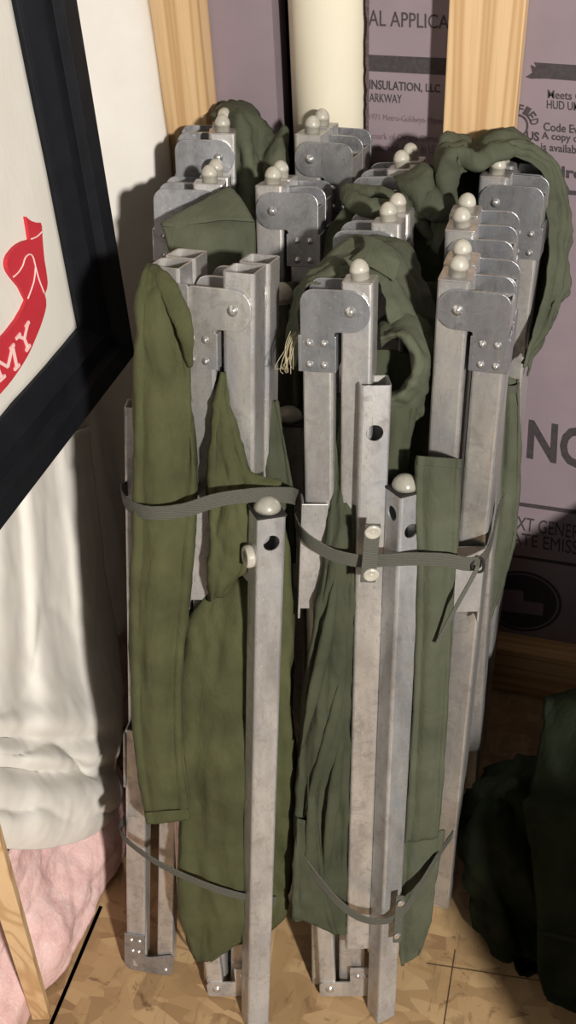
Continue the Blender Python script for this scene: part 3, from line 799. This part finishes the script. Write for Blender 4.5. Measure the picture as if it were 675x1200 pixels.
# rear right cot, left rail: loose folds lying over the hinge
cloth('canvas_flap', c2, [
 [(462, 207, .79), (478, 202, .782), (494, 192, .782), (507, 196, .79)],
 [(466, 214, .778), (484, 208, .768), (502, 200, .768), (511, 214, .778)],
 [(470, 226, .772), (488, 222, .760), (505, 216, .760), (514, 234, .772)],
 [(476, 242, .768), (492, 240, .758), (508, 238, .758), (518, 252, .768)],
 [(480, 258, .766), (496, 256, .758), (510, 256, .758), (522, 266, .766)]], 'sage', amp=.002, seed=15, thick=.002, pleat=(2, .004))
roll('canvas_roll', c2, [(488, 232, .772), (502, 236, .764), (516, 246, .76), (526, 260, .765)], [.010, .016, .0155, .010], 'sage', amp=.006, seed=5, flat=.8)
cloth('canvas', c2, [
 [(405, 226, 0.803), (420, 226, 0.800), (440, 229, 0.796), (460, 236, 0.790), (480, 246, 0.785), (500, 262, 0.780), (512, 275, 0.778)],
 [(408, 219, 0.813), (424, 222, 0.813), (446, 226, 0.808), (464, 232, 0.803), (484, 242, 0.798), (502, 256, 0.793), (516, 272, 0.788)],
 [(410, 236, 0.808), (424, 239, 0.808), (444, 241, 0.803), (462, 243, 0.798), (482, 252, 0.793), (502, 268, 0.786), (514, 284, 0.783)],
 [(410, 238, 0.790), (426, 243, 0.786), (446, 246, 0.783), (464, 246, 0.780), (484, 256, 0.776), (502, 274, 0.772), (514, 292, 0.770)],
 [(396, 252, 0.788), (420, 258, 0.784), (446, 258, 0.780), (466, 262, 0.776), (486, 280, 0.772), (502, 300, 0.770), (514, 320, 0.768)],
 [(378, 290, 0.783), (400, 300, 0.778), (440, 300, 0.776), (470, 310, 0.772), (488, 330, 0.770), (504, 345, 0.768), (515, 360, 0.766)],
 [(372, 420, 0.778), (400, 420, 0.778), (440, 420, 0.776), (470, 430, 0.772), (488, 440, 0.770), (504, 445, 0.768), (515, 450, 0.766)]],
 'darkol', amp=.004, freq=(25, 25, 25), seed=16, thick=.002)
roll('canvas_roll', c2, [(404, 220, 0.802), (411, 234, 0.784), (430, 243, 0.772), (452, 244, 0.768), (474, 246, 0.765), (492, 260, 0.763), (508, 280, 0.762)], [.006, .009, .010, .010, .009, .008, .005], 'sage', amp=.003, seed=7, flat=.55)
roll('canvas_roll', c2, [(406, 218, 0.806), (424, 222, 0.796), (446, 226, 0.788), (470, 232, 0.782), (490, 246, 0.777)], [.004, .006, .007, .006, .004], 'sage', amp=.002, seed=8, flat=.6)
# middle right cot: dark canvas hanging between its rails
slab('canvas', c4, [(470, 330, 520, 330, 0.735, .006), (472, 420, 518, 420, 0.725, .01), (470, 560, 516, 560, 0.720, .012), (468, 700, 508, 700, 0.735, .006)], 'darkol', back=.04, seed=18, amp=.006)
# front right cot: hood over the left rail, roll beside it, long folds below
cloth('canvas', c6, [
 [(348, 430, .640), (352, 380, .643), (358, 345, .645), (376, 330, .648), (408, 325, .65), (442, 330, .648), (452, 360, .643), (462, 388, .64), (490, 398, .637), (494, 440, .637)],
 [(343, 425, .655), (348, 372, .66), (360, 334, .664), (384, 313, .667), (420, 302, .668), (456, 312, .665), (474, 342, .658), (486, 372, .652), (498, 400, .648), (497, 445, .647)],
 [(339, 420, .675), (346, 365, .68), (362, 324, .685), (390, 296, .689), (426, 279, .690), (468, 288, .688), (490, 324, .682), (502, 360, .675), (504, 392, .668), (498, 445, .663)],
 [(340, 430, .690), (347, 375, .695), (364, 334, .70), (392, 306, .703), (428, 292, .704), (466, 300, .702), (488, 336, .695), (500, 372, .69), (502, 405, .685), (497, 455, .68)]],
 'sage', amp=.007, freq=(26, 26, 20), seed=21, thick=.002, su=9, sv=9, pleat=(5, .009))
cloth('canvas_flap', c6, [[(424, 276, .672), (442, 280, .664), (462, 294, .66)], [(428, 288, .664), (446, 294, .655), (468, 308, .652)], [(420, 298, .662), (440, 304, .654), (466, 318, .65)], [(410, 304, .662), (436, 314, .652), (462, 330, .648)]], 'sage', amp=.003, seed=22)
cloth('canvas_mouth', c6, [
 [(444, 376, .660), (472, 364, .652), (500, 376, .648), (514, 418, .648), (506, 468, .646), (484, 498, .644), (452, 508, .646)],
 [(446, 391, .636), (469, 384, .630), (489, 396, .628), (500, 421, .627), (493, 454, .626), (475, 475, .626), (452, 484, .628)],
 [(446, 397, .630), (467, 392, .620), (481, 403, .615), (489, 423, .613), (483, 447, .613), (469, 463, .615), (450, 472, .620)],
 [(446, 403, .640), (465, 398, .632), (476, 409, .628), (483, 425, .626), (477, 443, .626), (465, 456, .628), (449, 465, .632)]], 'sage', amp=.005, freq=(30, 30, 30), seed=34, thick=.002, su=8, sv=8)
cloth('canvas', c6, [[(440, 410, .652), (460, 410, .656), (485, 415, .656)], [(440, 440, .652), (460, 440, .656), (485, 440, .655)], [(440, 470, .645), (460, 470, .648), (480, 470, .648)]], 'darkol', amp=.002, seed=23)
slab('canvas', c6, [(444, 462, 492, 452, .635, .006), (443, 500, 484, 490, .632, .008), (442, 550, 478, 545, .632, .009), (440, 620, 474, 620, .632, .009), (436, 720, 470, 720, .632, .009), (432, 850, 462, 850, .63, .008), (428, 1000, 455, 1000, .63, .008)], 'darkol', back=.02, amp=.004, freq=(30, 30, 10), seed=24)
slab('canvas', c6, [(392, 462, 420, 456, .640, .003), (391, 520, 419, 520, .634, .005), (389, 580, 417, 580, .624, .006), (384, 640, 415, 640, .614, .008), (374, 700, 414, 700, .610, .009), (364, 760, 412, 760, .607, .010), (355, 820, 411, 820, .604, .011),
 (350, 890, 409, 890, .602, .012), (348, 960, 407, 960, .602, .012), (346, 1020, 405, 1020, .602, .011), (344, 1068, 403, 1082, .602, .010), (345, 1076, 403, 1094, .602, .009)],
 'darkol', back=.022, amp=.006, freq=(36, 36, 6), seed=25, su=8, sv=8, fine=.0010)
# pulled folds running down across the dark panel
for k, pts in enumerate([[(396, 660, .605), (384, 740, .597), (366, 820, .592), (354, 875, .594)], [(408, 760, .603), (392, 840, .592), (372, 910, .590), (356, 960, .595)], [(404, 850, .60), (394, 910, .589), (386, 980, .588), (380, 1050, .594)], [(362, 900, .596), (366, 960, .588), (362, 1020, .590), (356, 1066, .596)]]):
    roll('crease', c6, pts, [.001, .007, .0065, .001], 'darkol', amp=.002, seed=k+3, flat=.55)
slab('canvas', c6, [(347, 960, 372, 965, .590, .002), (345, 1020, 378, 1026, .589, .004), (343, 1052, 386, 1066, .588, .005), (344, 1074, 394, 1095, .588, .004)], 'darkol', back=.02, amp=.003, seed=27, su=8, sv=7, pleat=(2, .004))
# canvas sleeve round the right rail
slab('canvas_sleeve', c6, [(490, 534, 539, 538, .598, .007), (488, 548, 538, 552, .597, .008), (487, 600, 537, 602, .596, .009), (489, 660, 534, 662, .596, .009), (489, 720, 530, 722, .596, .009), (486, 800, 525, 802, .596, .009), (482, 880, 520, 882, .596, .008), (478, 950, 516, 950, .596, .008), (474, 988, 512, 982, .596, .007)],
 'sage', back=.032, amp=.0025, freq=(26, 26, 6), seed=28, su=6, sv=5)
slab('sleeve_hem', c6, [(489, 534, 540, 538, .5965, .0075), (488.5, 545, 539.5, 549, .5955, .008)], 'sage', back=.034, amp=.0006, seed=29)
slab('canvas', c6, [(468, 980, 520, 972, .604, .006), (469, 1030, 512, 1020, .602, .008), (468, 1080, 505, 1072, .60, .007), (468, 1118, 498, 1104, .60, .005), (470, 1132, 492, 1120, .60, .003)], 'sage', back=.02, amp=.003, freq=(26, 26, 9), seed=30)
# frayed threads at the canvas corner
bm = bmesh.new(); rnd = random.Random(3)
for k in range(16):
    u = 338+rnd.uniform(-4, 6); v = 398+rnd.uniform(0, 8); e = rnd.uniform(-13, 2)
    add_roll(bm, [(u+6, v-10, .638), (u, v+6, .632), (u+e*.6, v+18, .628), (u+e, v+rnd.uniform(22, 32), .63), (u+e*.4, v+rnd.uniform(26, 34), .633)], .00035, 5, 5)
o = link('frayed_threads', bm, 'thread', c6, smooth=True); o['kind'] = 'stuff'; o['label'] = 'pale frayed thread ends'

# ------------------------------------------------------------------ straps, tabs, bottom fittings
ribbon('strap', c5, [(150, 572, .70), (143, 577, .675), (150, 591, .622), (175, 601, .598), (215, 598, .594), (255, 586, .592), (300, 580, .598), (336, 580, .615), (348, 583, .64)], .016, 'web')
ribbon('strap', c5, [(146, 960, .69), (141, 973, .66), (152, 988, .628), (186, 1012, .606), (230, 1033, .594), (270, 1047, .593), (310, 1055, .60), (332, 1054, .62)], .0125, 'web')
st = ribbon('strap', c6, [(346, 590, .66), (347, 612, .628), (358, 630, .605), (385, 648, .595), (412, 656, .588), (440, 657, .585), (480, 655, .583), (520, 656, .582), (550, 661, .585), (566, 655, .595), (576, 635, .62), (582, 605, .66), (590, 585, .69)], .016, 'web')
ribbon('strap', c6, [(338, 950, .66), (342, 972, .625), (358, 1008, .588), (385, 1045, .577), (415, 1072, .574), (445, 1080, .575), (470, 1070, .574), (492, 1038, .58), (515, 1000, .60), (530, 978, .64)], .0125, 'web')
bk = bmesh.new(); add_roll(bk, [(558, 652, .588), (566, 656, .588), (566, 668, .586), (558, 670, .584), (553, 662, .584), (558, 652, .588)], .0014, 8, 4)
link('buckle', bk, 'void', st, smooth=True)
ribbon('strap_tail', st, [(560, 664, .582), (552, 680, .578), (538, 705, .576), (522, 735, .578), (512, 754, .58)], .0042, 'web', up=RGT0)
# webbing tabs riveted to the legs
def tab(root, a, b, w, mat='web'):
    tb = ribbon('strap_tab', root, [a, tuple((x+y)/2 for x, y in zip(a, b)), b], w, mat, .002, up=toroom(1, 0, 0))
    return tb
tb = tab(c6, (437, 614, .579), (431, 682, .578), .0145)
for u, v in ((437, 624), (435, 674)):
    p = at(u, v, .577); F = Matrix.Rotation(.34, 4, 'Z'); F.translation = p; F = F @ Matrix.Scale(1.25, 4)
    bm = bmesh.new(); add_lathe(bm, F, [(.0062, -.001), (.0062, .0004), (.0052, .0012), (.0016, .0006), (.0012, .0009), (.0003, .001)], 20, 'y'); link('washer', bm, 'dome', tb, smooth=False)
tb = tab(c6, (469, 1050, .573), (465, 1104, .572), .0095)
for u, v in ((470, 1059), (466, 1097)):
    p = at(u, v, .571); F = Matrix.Rotation(.7, 4, 'Z'); F.translation = p
    bm = bmesh.new(); add_lathe(bm, F, [(.0048, -.001), (.0048, .0004), (.004, .001), (.0012, .0006), (.0003, .0008)], 18, 'y'); link('washer', bm, 'rivet', tb, smooth=False)
# bottom hinge of the front right cot, and the small bracket behind the left leg
def bottom(root, px, w, h, d):
    a, b = atz(px[0]-w/2, px[1], .004), atz(px[0]+w/2, px[1], .004)
    F = frame_mat((a+b)/2, Vector((VD.x*.21, VD.y*.21, .9)), (b-a).normalized()); W2 = (b-a).length/2
    bm = bmesh.new(); add_prism(bm, F, round_poly([(-W2, 0, .006), (W2, 0, .004), (W2, h, .003), (W2*.2, h, .002), (W2*.2, h*.5, .002), (-W2, h*.5, .006)]), -.002, .0005)
    hp = link('bottom_plate', bm, 'alu', root, bevel=.0005)
    rivet(hp, F @ T(-W2*.6, -.002, h*.26), .0036); rivet(hp, F @ T(W2*.5, -.002, h*.74), .002); rivet(hp, F @ T(W2*.8, -.002, h*.74), .002)
    bm = bmesh.new(); add_tube(bm, F, -W2, -W2+.021, .0, .024, .001, d); link('rail_tube', bm, 'alu', root)
bottom(c6, (405, 1166), 60, .050, .34)
bottom(c5, (272, 1166), 56, .050, .30)
# dark inner leg with a rounded foot cap, deep between the bundles
leg(c3, at(336, 500, .715), atz(345, 1060, 0), .2, w=.034, mat='alu', capr=.016)
dome('end_cap', c3, Matrix.Translation(at(331, 352, .755)), .0115, .02)

# ------------------------------------------------------------------ dark canvas bag on the floor, lower right
bag = empty('canvas_bag', atz(650, 1120, 0), 'black green canvas bag slumped on the floor at the lower right', 'bag')
cloth_floor('body', bag, [
 [(650, 815, .84), (700, 800, .82), (760, 790, .80), (830, 780, .78)],
 [(642, 822, .79), (690, 812, .76), (760, 800, .73), (840, 790, .70)],
 [(636, 870, .75), (685, 870, .72), (760, 870, .69), (850, 870, .66)],
 [(616, 930, .71), (680, 938, .67), (760, 945, .64), (850, 950, .62)],
 [(618, 960, .69), (680, 966, .66), (760, 970, .63), (850, 975, .61)],
 [(628, 1050, .66), (690, 1070, .63), (770, 1080, .60), (860, 1090, .58)],
 [(632, 1120, .63), (690, 1140, .60), (770, 1150, .57), (860, 1160, .55)],
 [(634, 1200, .600), (690, 1230, .57), (770, 1240, .54), (860, 1250, .52)]], 'bag', amp=.009, freq=(16, 16, 10), seed=40, su=8, sv=7, pleat=(3, .02))
cloth_floor('side_fold', bag, [
 [(570, 908, .82), (592, 896, .80), (616, 890, .79), (640, 890, .78), (660, 900, .77)],
 [(541, 945, .79), (568, 925, .765), (600, 915, .75), (636, 925, .745), (665, 940, .73)],
 [(535, 962, .765), (562, 955, .735), (594, 955, .72), (628, 960, .715), (660, 980, .70)],
 [(545, 1005, .735), (572, 1010, .705), (600, 1015, .70), (630, 1020, .70), (660, 1040, .68)],
 [(554, 1060, .705), (585, 1070, .675), (608, 1075, .68), (634, 1080, .68), (660, 1090, .66)],
 [(574, 1108, .683), (592, 1122, .655), (612, 1130, .66), (638, 1140, .655), (660, 1150, .64)],
 [(600, 1128, .665), (612, 1148, .640), (628, 1165, .63), (642, 1185, .625), (660, 1200, .61)],
 [(628, 1150, .643), (634, 1168, .625), (640, 1190, .612), (650, 1210, .60), (662, 1225, .59)]], 'bag', amp=.015, freq=(20, 20, 12), seed=41, su=8, sv=8, pleat=(3.5, .03))
cloth_floor('flap', bag, [
 [(566, 900, .83), (590, 892, .815), (618, 888, .80)], [(572, 918, .80), (594, 920, .78), (622, 922, .765)], [(574, 940, .785), (598, 950, .755), (626, 956, .74)]], 'bag', amp=.004, seed=42)
roll('hem', bag, [at0(632, 1092, .632), at0(660, 1098, .615), at0(700, 1108, .595), at0(760, 1118, .57)], .003, 'bag', amp=.0008, seed=3)

# added unseen boxes, out of view right, to shade wall, floor and bag
bm = bmesh.new(); add_box(bm, (.15, .74, 0), (.62, 1.13, .52)); add_box(bm, (.29, .28, 0), (.66, .735, .62)); bmesh.ops.subdivide_edges(bm, edges=bm.edges[:], cuts=6, use_grid_fill=True)
for v in bm.verts: v.co += Vector((fbm(v.co*7, 3), fbm(v.co*7+Vector((9, 2, 1)), 3), .3*fbm(v.co*6, 2)))*.025; v.co.z = max(v.co.z, .001)
o = link('shade_blocker', bm, 'bag', bag, smooth=True)
